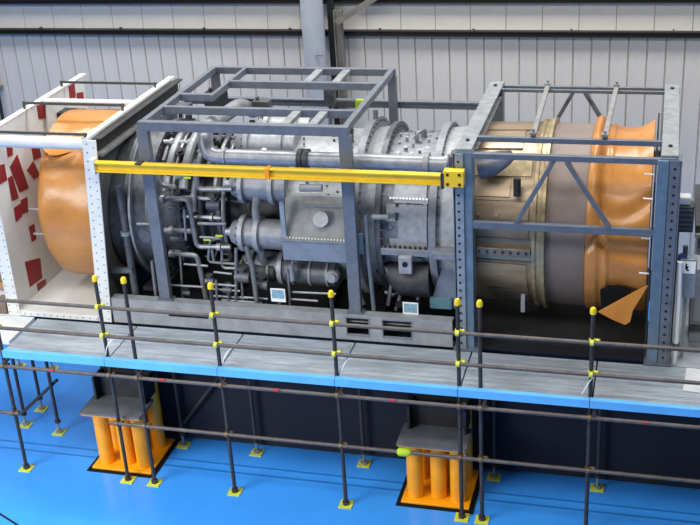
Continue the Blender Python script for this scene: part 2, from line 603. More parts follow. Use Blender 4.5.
# second plate, round opening for the engine mouth
b = MB()
n = 64
hole, outer = [], []
for k in range(n):
    a = 2 * math.pi * k / n
    sy, cz = -math.sin(a), math.cos(a)
    hole.append((AY + 1.06 * sy, AZ + 1.06 * cz))
    q = 10
    if abs(sy) > 1e-6:
        q = min(q, ((PY0 + 0.1 - AY) if sy < 0 else (PY1 - AY)) / sy)
    if abs(cz) > 1e-6:
        q = min(q, ((PT - AZ) if cz > 0 else (ZD - AZ)) / cz)
    outer.append((AY + q * sy, AZ + q * cz))
vs, fs = [], []
for x in (-3.42, -3.38):
    vs += [(x, y, z) for y, z in hole] + [(x, y, z) for y, z in outer]
for k in range(n):
    j = (k + 1) % n
    fs += [(k, j, n + j, n + k), (2 * n + k, 3 * n + k, 3 * n + j, 2 * n + j), (k, 2 * n + k, 2 * n + j, j), (n + k, n + j, 3 * n + j, 3 * n + k)]
b.add(vs, fs)
lean(b)
B = b.build('bulkhead', 'panel_back', inf)
b = MB()
b.box(-3.48, -3.285, PY0 - 0.005, PY0 + 0.015, ZD, PT)
b.box(-3.48, -3.46, PY0 + 0.015, PY0 + 0.1, ZD, PT)
lean(b)
fb = b.build('bulkhead_flange', 'white_panel', inf, 0.006)
b = MB()
for i in range(22):
    b.bolt((-3.42, PY0, ZD + 0.1 + i * 0.118), (0, -1, 0), 0.013, 0.008)
    b.bolt((-3.325, PY0, ZD + 0.05 + i * 0.118), (0, -1, 0), 0.011, 0.008)
lean(b)
b.build('bolts', 'cover_grey', fb, stuff=True)
b = MB()
b.box(-3.49, -3.40, PY0, PY1, PT - 0.02, PT + 0.025)
b.build('bulkhead_top_edge', 'white_panel', inf)
b = MB()
b.box(-3.38, -3.27, PY0 + 0.1, PY1, PT - 0.03, PT - 0.012)
b.box(-3.38, -3.36, PY0 + 0.1, PY1, PT - 0.20, PT - 0.03)
b.build('bulkhead_channel', 'engine_dark', inf)
b = MB()
b.box(-3.38, -3.27, PY0 + 0.1, PY1 - 0.17, PT - 0.25, PT - 0.21)
b.build('bulkhead_ledge', 'cover_grey', inf)
for (y, z, r, m) in ((1.09, 4.41, 0.08, 'white_panel'), (2.62, 4.475, 0.05, 'white_panel')):
    b = MB()
    b.tube([(-4.91, y, z), (-3.48, y, z)], r, 14)
    b.build('tie_tube', m, inf)
for (y, z) in ((1.02, 4.56), (2.15, 4.60), (3.25, 4.58)):
    b = MB()
    b.beam((-4.96, y, z), (-3.42, y, z), 0.028, 0.032)
    rd = b.build('tie_rod', 'rod_dark', inf)
    for x in (-4.95, -3.45):
        b = MB()
        b.box(x - 0.012, x + 0.012, y - 0.016, y + 0.016, 4.51, z + 0.02)
        b.build('rod_clip', 'rod_dark', rd)
b = MB()
b.box(-4.90, -4.56, 2.9, 3.15, 4.02, 4.22)
b.build('latch_block', 'engine_dark', inf)
for z in (2.80, 3.18):
    b = MB()
    b.tube([(-4.91, 1.72, z), (-4.72, 1.72, z)], 0.016, 8)
    b.build('stud', 'white_panel', inf)

# ================================================================== ENGINE
en = thing('gas_turbine_engine', 'large grey gas turbine with many pipes and a bronze exhaust casing', 'turbine', (-1, AY, ST))


def eng(name, prof, m, n=72, closed=True, label=None):
    b = MB()
    b.ring(prof, n, closed=closed)
    return b.build(name, m, en, label=label)


def casing(name, prof, t, m, label=None):
    inner = [(x, r - t) for x, r in reversed(prof)]
    return eng(name, prof + inner, m, label=label)


def flange_bolts(x, r, n, d, parent, br=0.014, m='engine_mid', h=0.02, mid=None):
    b = MB()
    for k in range(n):
        p = pol(x, 360 * k / n, r)
        b.bolt(p, (d, 0, 0), br, h)
    return b.build('flange_bolts', m, parent, stuff=True)


casing('intake_casing', [(-3.50, 1.02), (-3.22, 1.03), (-3.20, 1.10), (-3.05, 1.05), (-2.86, 1.0)], 0.06, 'engine_mid')
r1 = casing('intake_ring', [(-3.13, 1.14), (-3.10, 1.14)], 0.10, 'engine_paint')
r2 = casing('flange_ring', [(-2.90, 1.10), (-2.82, 1.10)], 0.16, 'engine_mid')
flange_bolts(-2.82, 1.05, 48, 1, r2)
casing('compressor_front', [(-2.82, 0.93), (-2.7, 0.92), (-2.5, 0.88)], 0.08, 'engine_mid')
r3 = casing('flange_ring', [(-2.52, 0.97), (-2.46, 0.97)], 0.16, 'engine_mid')
flange_bolts(-2.46, 0.93, 44, 1, r3)
casing('compressor_casing', [(-2.46, 0.84), (-1.9, 0.78), (-1.85, 0.70), (-1.0, 0.70)], 0.06, 'engine_dark')
r4 = casing('stiffener_ring', [(-2.22, 0.90), (-2.17, 0.90)], 0.10, 'engine_mid')
r4 = casing('stiffener_ring', [(-1.98, 0.88), (-1.93, 0.88)], 0.10, 'engine_mid')
casing('combustion_casing', [(-1.0, 0.96), (-0.98, 1.0), (-0.05, 1.04)], 0.25, 'engine_light')
r5 = casing('flange_ring', [(-0.05, 1.20), (0.04, 1.20)], 0.2, 'engine_paint')
flange_bolts(0.04, 1.15, 60, 1, r5)
casing('turbine_neck', [(0.04, 1.06), (0.24, 1.08)], 0.1, 'engine_light')
r6 = casing('flange_ring', [(0.24, 1.14), (0.31, 1.14)], 0.2, 'engine_mid')
flange_bolts(0.31, 1.09, 60, 1, r6)
casing('turbine_casing', [(0.31, 1.0), (0.62, 0.99), (0.95, 1.02)], 0.1, 'engine_paint')
r7 = casing('flange_ring', [(0.93, 1.15), (1.02, 1.15)], 0.2, 'engine_paint')
flange_bolts(1.02, 1.11, 60, 1, r7)
casing('exhaust_neck', [(1.02, 1.08), (1.25, 1.10), (1.3, 1.13)], 0.1, 'engine_light')
# bosses and plugs on the turbine casing
b = MB()
for k in range(110):
    th = -60 + 205 * ((k * 0.381966) % 1)
    x = 0.35 + 0.57 * ((k * 0.7548776) % 1)
    p = pol(x, th, 0.99)
    b.bolt(p, p - Vector((x, AY, AZ)), random.uniform(0.012, 0.04), random.uniform(0.015, 0.07), 8)
b.build('casing_bosses', 'engine_light', en, stuff=True)
b = MB()
for k in range(60):
    th = -50 + 120 * ((k * 0.381966) % 1)
    x = -0.9 + 0.8 * ((k * 0.7548776) % 1)
    p = pol(x, th, 1.02)
    b.bolt(p, p - Vector((x, AY, AZ)), random.uniform(0.01, 0.022), 0.022, 6)
b.build('borescope_plugs', 'engine_dark', en, stuff=True)
# raised pads on the turbine casing front
for (th, x0, x1, w) in ((56, 0.45, 0.88, 9), (72, 0.36, 0.5, 6), (78, 0.52, 0.9, 12), (96, 0.40, 0.9, 6), (36, 0.4, 0.7, 8)):
    b = MB()
    b.ring([(x0, 1.0), (x0 + 0.01, 1.05), (x1 - 0.01, 1.05), (x1, 1.0)], 8, a0=math.radians(th - w), a1=math.radians(th + w))
    b.build('casing_pad', 'engine_light', en)
b = MB()
for k in range(12):
    p = pol(0.42 + k * 0.042, 62, 1.04)
    b.bolt(p, p - Vector((p.x, AY, AZ)), 0.017, 0.03, 6)  # white stud row, stands in for an unreadable white scribble
b.build('scribble_studs', 'plate_white', en, stuff=True)
# horizontal joint flange of the casings
b = MB()
b.box(0.31, 0.93, AY - 1.14, AY - 0.95, 3.0, 3.09)
j = b.build('joint_flange', 'engine_paint', en, 0.006)
b = MB()
for k in range(9):
    b.bolt((0.36 + k * 0.065, AY - 1.10, 3.09), (0, 0, 1), 0.018, 0.03)
b.build('flange_bolts', 'engine_dark', j, stuff=True)
b = MB()
b.box(0.55, 0.72, AY - 1.21, AY - 1.14, 2.78, 3.02)
lug = b.build('lifting_lug', 'engine_light', en, 0.01)
b = MB()
b.tube([(0.635, AY - 1.225, 2.92), (0.635, AY - 1.205, 2.92)], 0.035, 14)
b.build('lug_hole', 'underframe_shade', lug)
# lower half of the turbine in shade: drain cone and pipes
b = MB()
b.tube([pol(0.1, 118, 0.95), pol(0.55, 124, 1.10), pol(0.9, 124, 1.08)], [0.05, 0.24, 0.26], 16)
b.build('drain_cone', 'engine_dark', en)
# combustor cans around the casing
CR0, RC = 0.97, 0.20
for k, th in enumerate((-58, -20, 18, 56, 94, 132)):
    q = pol(0, th, CR0)
    b = MB()
    x0 = -1.72 if k != 2 else -1.78
    b.ring([(x0, 0.0), (x0, RC * 0.72), (x0 + 0.10, RC * 0.98), (x0 + 0.12, RC), (-0.96, RC), (-0.96, 0.05)], 24, q.y, q.z)
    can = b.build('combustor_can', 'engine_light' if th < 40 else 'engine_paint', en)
    for fx in (x0 + 0.13, x0 + 0.34 if th == 94 else -1.18):
        b = MB()
        b.ring([(fx, RC), (fx, RC + 0.045), (fx + 0.06, RC + 0.045), (fx + 0.06, RC)], 24, q.y, q.z)
        b.build('can_flange', 'engine_light', can)
    b = MB()
    for i in range(14):
        a = 2 * math.pi * i / 14
        b.bolt((x0 + 0.13, q.y - (RC + 0.02) * math.sin(a), q.z + (RC + 0.02) * math.cos(a)), (-1, 0, 0), 0.014, 0.025)
    b.build('can_bolts', 'engine_dark', can, stuff=True)
    b = MB()
    b.tube([(x0 - 0.10, q.y, q.z), (x0 + 0.02, q.y, q.z)], 0.055, 12)
    b.tube([(x0 - 0.04, q.y, q.z), (x0 - 0.015, q.y, q.z)], 0.085, 12)
    b.build('fuel_nozzle', 'pipe_steel', can)
# cross-fire tubes between cans
for th in (-1, 37, 75, 113):
    b = MB()
    b.tube([pol(-1.36, th - 12, 1.02), pol(-1.36, th, 1.06), pol(-1.36, th + 12, 1.02)], 0.055, 10)
    b.build('crossfire_tube', 'pipe_steel', en)


def pipe(name, pts, r, m='pipe_small', fil=0.07, n=10, parent=None):
    b = MB()
    b.tube(pts, r, n, fillet=fil)
    return b.build(name, m, parent or en)


def pp(lst, y):
    out = []
    for q in lst:
        out.append(at(q[0], q[1], q[2] if len(q) > 2 else y))
    return out


# the big bleed pipe along the front
by = 1.40
p1 = at(452, 163, by)
p2 = at(205, 157, by)
zz = (p1.z + p2.z) / 2
bx_ = p2.x + 0.02
bleed = pipe('bleed_pipe', [(1.22, by, zz), (bx_, by, zz), (bx_ - 0.02, by + 0.08, zz + 0.33), (bx_ + 0.04, by + 1.25, zz + 0.30), (bx_ + 0.04, by + 1.75, zz + 0.05)], 0.10, 'pipe_steel', 0.19, 18)
for px in (226, 447):
    x = at(px, 160, by).x
    b = MB()
    b.ring([(x - 0.015, 0.10), (x - 0.015, 0.12), (x + 0.015, 0.12), (x + 0.015, 0.10)], 20, by, zz)
    b.build('weld_ring', 'pipe_steel', bleed)
for px in (301, 307, 427):
    x = at(px, 160, by).x
    b = MB()
    b.ring([(x - 0.03, 0.10), (x - 0.03, 0.135), (x + 0.03, 0.135), (x + 0.03, 0.10)], 20, by, zz)
    b.build('pipe_clamp', 'engine_dark' if px < 400 else 'cover_grey', bleed)
b = MB()
b.box(1.2, 1.24, by - 0.14, by + 0.14, zz - 0.14, zz + 0.14)
b.build('end_flange', 'engine_mid', bleed)
# curved bleed pipes hugging the front of the compressor
for (x, r, a0, a1, m, rad) in ((-2.62, 1.04, -60, 64, 'pipe_steel', 0.055), (-2.74, 1.01, -50, 40, 'pipe_small', 0.03), (-2.52, 1.05, -20, 72, 'pipe_small', 0.025),
                               (-2.36, 1.10, -50, 62, 'engine_light', 0.06), (-2.24, 1.02, -40, 78, 'pipe_steel', 0.035), (-2.08, 1.0, -60, 50, 'pipe_steel', 0.04),
                               (-1.95, 1.02, -30, 64, 'pipe_small', 0.03), (-1.84, 0.98, -50, 130, 'pipe_small', 0.03)):
    b = MB()
    b.tube([pol(x, a0 + (a1 - a0) * k / 24, r) for k in range(25)], rad, 10)
    b.build('manifold_pipe', m, en)
for (x0, x1, th, r, rad) in ((-2.8, -2.3, 24, 1.06, 0.03), (-2.8, -2.2, 2, 1.04, 0.04), (-2.8, -2.3, -20, 1.04, 0.04), (-2.78, -2.4, 48, 1.0, 0.03), (-2.44, -1.9, -8, 1.02, 0.04), (-2.44, -1.8, 12, 1.0, 0.03), (-2.44, -1.75, 30, 0.98, 0.035), (-2.4, -1.8, 44, 1.0, 0.025), (-2.44, -1.85, -25, 1.0, 0.035),
                             (-2.44, -1.8, 68, 0.95, 0.03), (-2.44, -1.9, 84, 0.9, 0.03)):
    b = MB()
    b.tube([pol(x0, th, r), pol(x1, th, r)], rad, 8)
    for k in (0.25, 0.75):
        x = x0 + (x1 - x0) * k
        b.tube([pol(x - 0.02, th, r), pol(x + 0.02, th, r)], rad * 1.8, 8)
    b.build('link_pipe', 'pipe_steel', en)
# valves between
for (x, th, r, s) in ((-2.7, 14, 1.02, 0.07), (-2.5, 34, 1.02, 0.07), (-2.68, -10, 1.02, 0.09), (-2.45, -30, 1.02, 0.09), (-2.6, 52, 1.0, 0.06), (-2.1, 22, 1.02, 0.07), (-1.95, 36, 1.02, 0.06), (-2.2, 50, 1.03, 0.07), (-2.0, 5, 1.04, 0.07), (-2.25, -18, 1.02, 0.07), (-1.9, -32, 1.0, 0.08), (-1.95, 66, 1.0, 0.06)):
    b = MB()
    q = pol(x, th, r)
    d = (q - Vector((x, AY, AZ))).normalized()
    b.tube([q - d * s, q + d * s], s, 10)
    b.tube([q + d * s, q + d * s * 1.6], s * 0.55, 8)
    b.build('valve', 'engine_dark', en)

# smaller pipes in front of the compressor (left of the cans)
Y1 = 1.34
pipe('fuel_pipe', pp([(160, 199), (188, 199), (197, 246.6), (231, 247)], Y1), 0.034)
pipe('fuel_pipe', pp([(170, 253.5), (197, 255), (207, 302)], Y1), 0.036)
pipe('fuel_pipe', pp([(165, 230), (193, 231), (205, 231, 1.7)], Y1 + 0.06), 0.04)
pipe('fuel_pipe', pp([(198, 223.5), (226, 224)], Y1), 0.022)
pipe('fuel_pipe', pp([(195.5, 172), (198, 189), (232, 189)], Y1), 0.034)
pipe('fuel_pipe', pp([(155, 172), (163, 186), (176, 187)], Y1), 0.032)
pipe('fuel_pipe', pp([(176, 178), (190, 172), (196, 160)], Y1 + 0.05), 0.028)
pipe('fuel_pipe', pp([(246, 246), (252, 265), (257, 303)], 1.22), 0.034)
pipe('fuel_pipe', pp([(222, 238), (210, 240), (208, 262), (236, 264)], Y1), 0.018)
pipe('fuel_pipe', pp([(236, 248), (236, 300)], 1.26), 0.022)
pipe('fuel_pipe', pp([(222, 246), (222, 268), (240, 268)], Y1), 0.02)
pipe('vertical_pipe', pp([(118, 186), (121, 200), (126, 232), (131, 264), (137, 300)], 1.25), 0.05, 'engine_mid', 0.05, 14)
pipe('drain_pipe', pp([(152, 261), (157, 303)], 1.2), 0.026)
pipe('drain_pipe', pp([(152, 224), (137, 224)], 1.25), 0.02)
for (px, py, y, r, x2) in ((126, 233, 1.25, 0.075, 0), (172, 230, 1.4, 0.06, 1), (172, 253.5, 1.34, 0.055, 1), (219, 247, 1.34, 0.055, 1), (163, 199, 1.34, 0.055, 1)):
    q = at(px, py, y)
    b = MB()
    d = Vector((0.03, 0, 0)) if x2 else Vector((0, 0, 0.025))
    b.tube([q - d, q + d], r, 12)
    b.build('pipe_flange', 'pipe_steel', en)
b = MB()
a_, b_ = at(112, 270, 1.2), at(133, 270, 1.2)
b.beam(a_, b_, 0.06, 0.07)
b.build('pipe_bracket', 'engine_mid', en)
b = MB()
q = at(147, 235, 1.3)
b.tube([q, q + Vector((0, 0.3, 0))], 0.13, 14)
b.tube([q + Vector((0, -0.04, 0)), q], 0.08, 12)
b.build('accessory_drum', 'engine_mid', en)
# control valves low down
for (px, py, y, s) in ((243, 277, 1.3, 0.10), (228, 290, 1.28, 0.06), (210, 281, 1.32, 0.06), (187, 293, 1.3, 0.05), (262, 285, 1.35, 0.09), (247, 190, 1.2, 0.0), (214, 205, 1.45, 0.09), (178, 238, 1.5, 0.08)):
    if not s:
        continue
    q = at(px, py, y)
    b = MB()
    b.tube([q - Vector((s, 0, 0)), q + Vector((s, 0, 0))], s * 0.8, 12)
    b.tube([q, q + Vector((0, 0, s * 1.4))], s * 0.5, 10)
    b.tube([q + Vector((0, 0, s * 1.4)), q + Vector((0, 0, s * 1.6))], s * 0.9, 10)
    b.build('control_valve', 'engine_mid', en)
for i, (x0, y0, x1, y1) in enumerate(((213, 284, 236, 286), (213, 289, 240, 291), (213, 296, 248, 298), (184, 264, 208, 266), (170, 285, 203, 287), (222, 300, 262, 303), (200, 237, 220, 238),
                                      (214, 272, 232, 274), (290, 299, 318, 301), (292, 292, 336, 294), (240, 297, 268, 299))):
    pipe('impulse_line', pp([(x0, y0), (x1, y1)], 1.24 + 0.03 * (i % 4)), 0.016, 'pipe_steel')
for i, (x0, y0, x1, y1) in enumerate(((216, 280, 217, 302), (228, 284, 229, 303), (241, 268, 243, 303), (288, 270, 290, 305), (184, 210, 186, 240), (180, 255, 183, 300), (160, 265, 163, 303), (212, 250, 214, 262), (296, 240, 296, 262))):
    pipe('impulse_line', pp([(x0, y0), (x1, y1)], 1.22 + 0.04 * (i % 3)), 0.017, 'pipe_small')
for k in range(14):
    x0, y0 = random.uniform(168, 235), random.uniform(180, 262)
    L = random.uniform(8, 18)
    pipe('impulse_line', pp([(x0, y0), (x0 + L, y0 + 1), (x0 + L + 2, y0 + random.uniform(-14, 14))], 1.45 + random.uniform(0, 0.2)), random.uniform(0.012, 0.022), 'engine_mid', 0.03, 8)
# lower cylinders (oil mist tanks) under the cover
for (pxa, pxb, py, y, r, m) in ((288, 337, 272, 1.45, 0.17, 'engine_mid'), (238, 276, 270, 1.55, 0.14, 'engine_dark')):
    pa, pb = at(pxa, py, y), at(pxb, py, y)
    b = MB()
    z = (pa.z + pb.z) / 2
    b.ring([(pa.x - 0.06, 0), (pa.x - 0.04, r * 0.7), (pa.x, r), (pb.x, r), (pb.x + 0.04, r * 0.7), (pb.x + 0.06, 0)], 22, y, z)
    tk = b.build('oil_cylinder', m, en)
    for f in (0.15, 0.5, 0.85):
        b = MB()
        x = pa.x + (pb.x - pa.x) * f
        b.ring([(x - 0.015, r), (x - 0.015, r + 0.015), (x + 0.015, r + 0.015), (x + 0.015, r)], 22, y, z)
        b.build('band', 'cover_grey', tk)
q = at(332, 277, 1.27)
b = MB()
b.tube([q + Vector((0, 0.1, 0)), q], 0.085, 16)
b.tube([q, q + Vector((0, -0.05, 0))], 0.06, 16)
b.build('round_cap', 'engine_light', en)
q = at(292, 272, 1.2)
b = MB()
b.tube([q - Vector((0, 0, 0.12)), q + Vector((0, 0, 0.10))], 0.035, 10)
b.build('sight_glass', 'pipe_steel', en)
# cover box over the front of the combustion casing
ca, cb = at(283, 237, 1.2), at(346, 240, 1.2)
zt = (ca.z + cb.z) / 2
b = MB()
xa, xb = ca.x, cb.x + 0.0
pts = [(xa, 1.2, zt - 0.30), (xa, 1.2, zt), (xa, 1.42, zt + 0.50), (xa, 1.60, zt + 0.50), (xa, 1.60, zt - 0.30)]
b.poly(pts, (xb - xa, 0, 0))
cv = b.build('cover_box', 'cover_grey', en, 0.008)
b = MB()
b.box(xa - 0.01, xb + 0.01, 1.17, 1.20, zt - 0.31, zt - 0.03)
b.build('front_plate', 'cover_bluegrey', cv, 0.005)
b = MB()
b.box(xa - 0.02, xb + 0.02, 1.15, 1.20, zt - 0.03, zt + 0.0)
b.build('edge_strip', 'cover_grey', cv)
b = MB()
for k in range(20):
    b.bolt((xa + 0.02 + (xb - xa - 0.04) * k / 19, 1.175, zt), (0, 0, 1), 0.012, 0.014)
b.build('strip_bolts', 'plate_white', cv, stuff=True)
b = MB()
b.box(xa + 0.0, xa + 0.06, 1.16, 1.2, zt, zt + 0.50)
b.build('corner_strut', 'pipe_steel', cv)
q = Vector((xa + (xb - xa) * 0.62, 1.29, zt + 0.23))
b = MB()
nrm = Vector((0, -0.5, 0.22)).normalized()
b.tube([q - nrm * 0.02, q + nrm * 0.09], 0.10, 20)
b.build('round_hatch', 'engine_light', cv)
b = MB()
pa = at(370, 209, 1.3)
b.tube([(xb + 0.02, 1.33, pa.z), (xb - 0.62, 1.30, pa.z)], 0.022, 10)
b.build('cable_tube', 'pipe_steel', cv)
b = MB()
qa = at(358, 245, 1.12)
b.box(qa.x - 0.06, qa.x + 0.06, 1.145, 1.19, qa.z - 0.14, qa.z + 0.14)
b.build('side_box', 'frame_post_blue', cv, 0.006)
b = MB()
b.box(qa.x - 0.05, qa.x + 0.05, 1.18, 1.45, qa.z - 0.03, qa.z + 0.03)
b.build('side_box_arm', 'engine_mid', cv)
# upper pipes on the right of the cover, into the flange
pipe('sensor_tube', pp([(372, 217), (389, 217)], 1.22), 0.035, 'pipe_steel')
pipe('sensor_tube', pp([(322, 188), (300, 188)], 1.3), 0.05, 'pipe_steel')
pipe('drain_pipe', pp([(366, 215), (369, 262), (374, 310)], 1.15), 0.028, 'frame_blue')
# dark lower pipework under the turbine
for i, pts in enumerate((((386, 268), (392, 280), (388, 305)), ((400, 268), (402, 290), (396, 310)), ((418, 270), (420, 290), (416, 310)), ((385, 292), (395, 296), (402, 284)), ((352, 262), (354, 300)), ((358, 290), (364, 304)))):
    pipe('loop_pipe', pp(pts, 1.35 + 0.05 * i), 0.026, 'pipe_small', 0.06)
# support leg beside the exhaust frame
b = MB()
y = 1.36
pts = [at(443, 262, y), at(459, 262, y), at(459, 319, y), at(430, 318, y)]
zb = ST
pts[2].z = zb
pts[3].z = zb
b.poly(pts, (0, 0.05, 0))
leg = b.build('support_leg', 'cover_bluegrey', en, 0.005)
b = MB()
b.beam(at(424, 254, y - 0.03), at(460, 255, y - 0.03), 0.06, 0.11)
b.build('leg_head', 'frame_blue', leg, 0.005)
b = MB()
qa = at(441, 311, y - 0.02)
b.box(qa.x - 0.14, qa.x + 0.14, y - 0.03, y, zb, zb + 0.16)
b.build('leg_foot_sheet', 'teal_sheet', leg)
b = MB()
b.box(1.0, 1.3, AY - 1.3, AY - 1.0, 3.05, 3.14)
b.build('joint_flange', 'engine_paint', en, 0.005)
# rear supports that carry the engine on the skid
for x in (-3.0, 0.55):
    b = MB()
    b.poly([(x, 1.7, ST + 0.05), (x, 3.04, ST + 0.05), (x, 2.9, 2.5), (x, 1.84, 2.5)], (0.12, 0, 0))
    b.build('saddle', 'engine_dark', en)
    b = MB()
    b.box(x - 0.1, x + 0.22, 1.30, 3.74, ST - 0.004, ST + 0.05)
    b.build('saddle_beam', 'underframe_shade', en)
# information plates
for (px, py, y) in ((278, 295, 1.12), (410.5, 309, 1.12)):
    q = at(px, py, y)
    b = MB()
    b.box(q.x - 0.10, q.x + 0.10, y, y + 0.012, max(ST + 0.002, q.z - 0.10), q.z + 0.09)
    pl = b.build('information_plate', 'plate_white', en, label='white plate with a pale blue print')
    b = MB()
    b.box(q.x - 0.085, q.x + 0.085, y - 0.003, y, q.z - 0.05, q.z + 0.075)
    b.build('blue_print', 'plate_blue', pl)
    b = MB()
    b.box(q.x - 0.02, q.x + 0.02, y + 0.012, y + 0.03, ST + 0.001, q.z + 0.05)
    b.build('plate_stem', 'engine_mid', pl)
for (px, py, y) in ((219, 236, 1.25), (187, 178, 1.3), (207, 240, 1.3)):
    q = at(px, py, y)
    b = MB()
    b.box(q.x - 0.05, q.x + 0.05, y, y + 0.01, q.z - 0.012, q.z + 0.012)
    b.build('lime_tag', 'lime_tag', en)

# fittings on the far side of the casing, seen over its top
for (px, py, y, sx, sy, sz, m) in ((216, 98, 3.1, 0.14, 0.12, 0.10, 'engine_dark'), (330, 95, 3.3, 0.07, 0.08, 0.14, 'engine_mid'), (262, 104, 3.0, 0.12, 0.08, 0.06, 'engine_mid'), (180, 108, 2.9, 0.16, 0.1, 0.06, 'engine_mid')):
    q = at(px, py, y)
    b = MB()
    b.box(q.x - sx, q.x + sx, y - sy, y + sy, q.z - sz, q.z + sz)
    b.tube([q - Vector((0, 0, sz)), (q.x, y - 0.2, 3.6)], 0.03, 8)
    b.tube([(q.x - sx * 0.5, y, q.z + sz), (q.x - sx * 0.5, y, q.z + sz + 0.05)], 0.03, 8)
    b.build('exciter_box', m, en, 0.01)
pipe('drain_pipe', [(0.62, 2.2, 4.18), (0.62, 2.2, 4.30), (0.70, 2.35, 4.30), (0.70, 2.35, 4.18)], 0.025, 'engine_paint', 0.05)
pipe('vent_pipe', [(-0.25, 2.1, 4.2), (-0.25, 2.1, 4.42)], 0.05, 'engine_mid')
pipe('vent_pipe', [(0.02, 2.45, 4.3), (0.02, 2.45, 4.52)], 0.035, 'engine_paint')

# exhaust casing in bronze
casing('exhaust_casing', [(1.3, 1.10), (1.34, 1.14), (2.22, 1.165)], 0.03, 'bronze')
for (z, w) in ((3.17, 0.07),):
    b = MB()
    b.box(1.545, 2.20, AY - 1.235, AY - 1.10, z - 0.045, z + 0.045)
    j = b.build('split_flange', 'bronze_dark', en, 0.004)
    b = MB()
    for k in range(7):
        b.bolt((1.58 + k * 0.095, AY - 1.235, z), (0, -1, 0), 0.016, 0.02)
    b.build('flange_bolts', 'dark_steel', j, stuff=True)
for th in (60, 74, 84, 99):
    b = MB()
    b.ring([(1.34, 1.14), (1.34, 1.155), (2.20, 1.182), (2.20, 1.16)], 2, a0=math.radians(th), a1=math.radians(th + 1.2))
    b.build('seam_strip', 'bronze_dark', en)
for (t0, t1, x0, x1, m) in ((-30, 6, 1.36, 2.16, 'bronze'), (8, 26, 1.36, 2.02, 'bronze'), (28, 46, 1.36, 2.16, 'bronze_pale'), (48, 59, 1.36, 1.92, 'bronze'), (62, 73, 1.36, 2.16, 'bronze'), (76, 83, 1.36, 2.16, 'bronze_dark'),
                            (101, 122, 1.36, 2.14, 'bronze'), (124, 150, 1.36, 2.14, 'bronze_dark')):
    b = MB()
    k0, k1 = math.radians(t0), math.radians(t1)
    b.ring([(x0, 1.13), (x0, 1.158), (x1, 1.182), (x1, 1.15)], 8, a0=k0, a1=k1, closed=True)
    for kk in (k0, k1):
        b.add([(x, AY - r * math.sin(kk), AZ + r * math.cos(kk)) for x, r in ((x0, 1.13), (x0, 1.158), (x1, 1.182), (x1, 1.15))], [(0, 1, 2, 3)])
    b.build('casing_panel', m, en, angle=25)
r8 = casing('bronze_flange', [(2.20, 1.16), (2.21, 1.22), (2.25, 1.22), (2.26, 1.20), (2.31, 1.20), (2.32, 1.24), (2.36, 1.24), (2.37, 1.16)], 0.02, 'bronze_pale')
casing('taupe_collar', [(2.37, 1.17), (2.84, 1.17)], 0.03, 'collar_taupe')
b = MB()
q = pol(2.02, 55, 1.19)
d = (q - Vector((2.02, AY, AZ))).normalized()
b.tube([q - d * 0.02, q + d * 0.12], 0.035, 10)
b.tube([q + d * 0.12 + Vector((0, 0, -0.10)), q + d * 0.12 + Vector((0, 0, 0.12))], 0.045, 10)
b.build('drain_valve', 'block_dark', en)
b = MB()
q = at(523, 303, 1.3)
b.beam(q - Vector((0, 0, 0.12)), q + Vector((0, 0, 0.12)), 0.05, 0.04)
b.build('bright_strut', 'pipe_steel', en)
for x in (1.55, 1.78):
    b = MB()
    q = pol(x, 70, 1.15)
    d = (q - Vector((x, AY, AZ))).normalized()
    b.tube([q, q + d * 0.06], 0.02, 8)
    b.build('sensor_stud', 'bronze_pale', en)
# steam duct stub through the exhaust frame
b = MB()
qa = at(476, 158, 1.45)
b.tube([(1.55, 1.42, 4.17), (1.70, 1.42, 4.20), (1.84, 1.42, 4.27), (1.95, 1.42, 4.32)], [0.165, 0.15, 0.11, 0.06], 20)
b.build('duct_stub', 'engine_paint', en)
b = MB()
b.ring([(1.30, 1.12), (1.30, 1.02), (1.32, 1.02), (1.32, 1.12)], 48, closed=True)
b.build('seal_ring', 'engine_dark', en)
# bearing struts from the engine to the pipe, so that the pipe is carried
for x in (-1.5, 0.0, 0.8):
    b = MB()
    b.beam((x, by + 0.08, zz - 0.02), pol(x, 32, 0.99), 0.04, 0.04)
    b.build('pipe_strut', 'engine_mid', en)

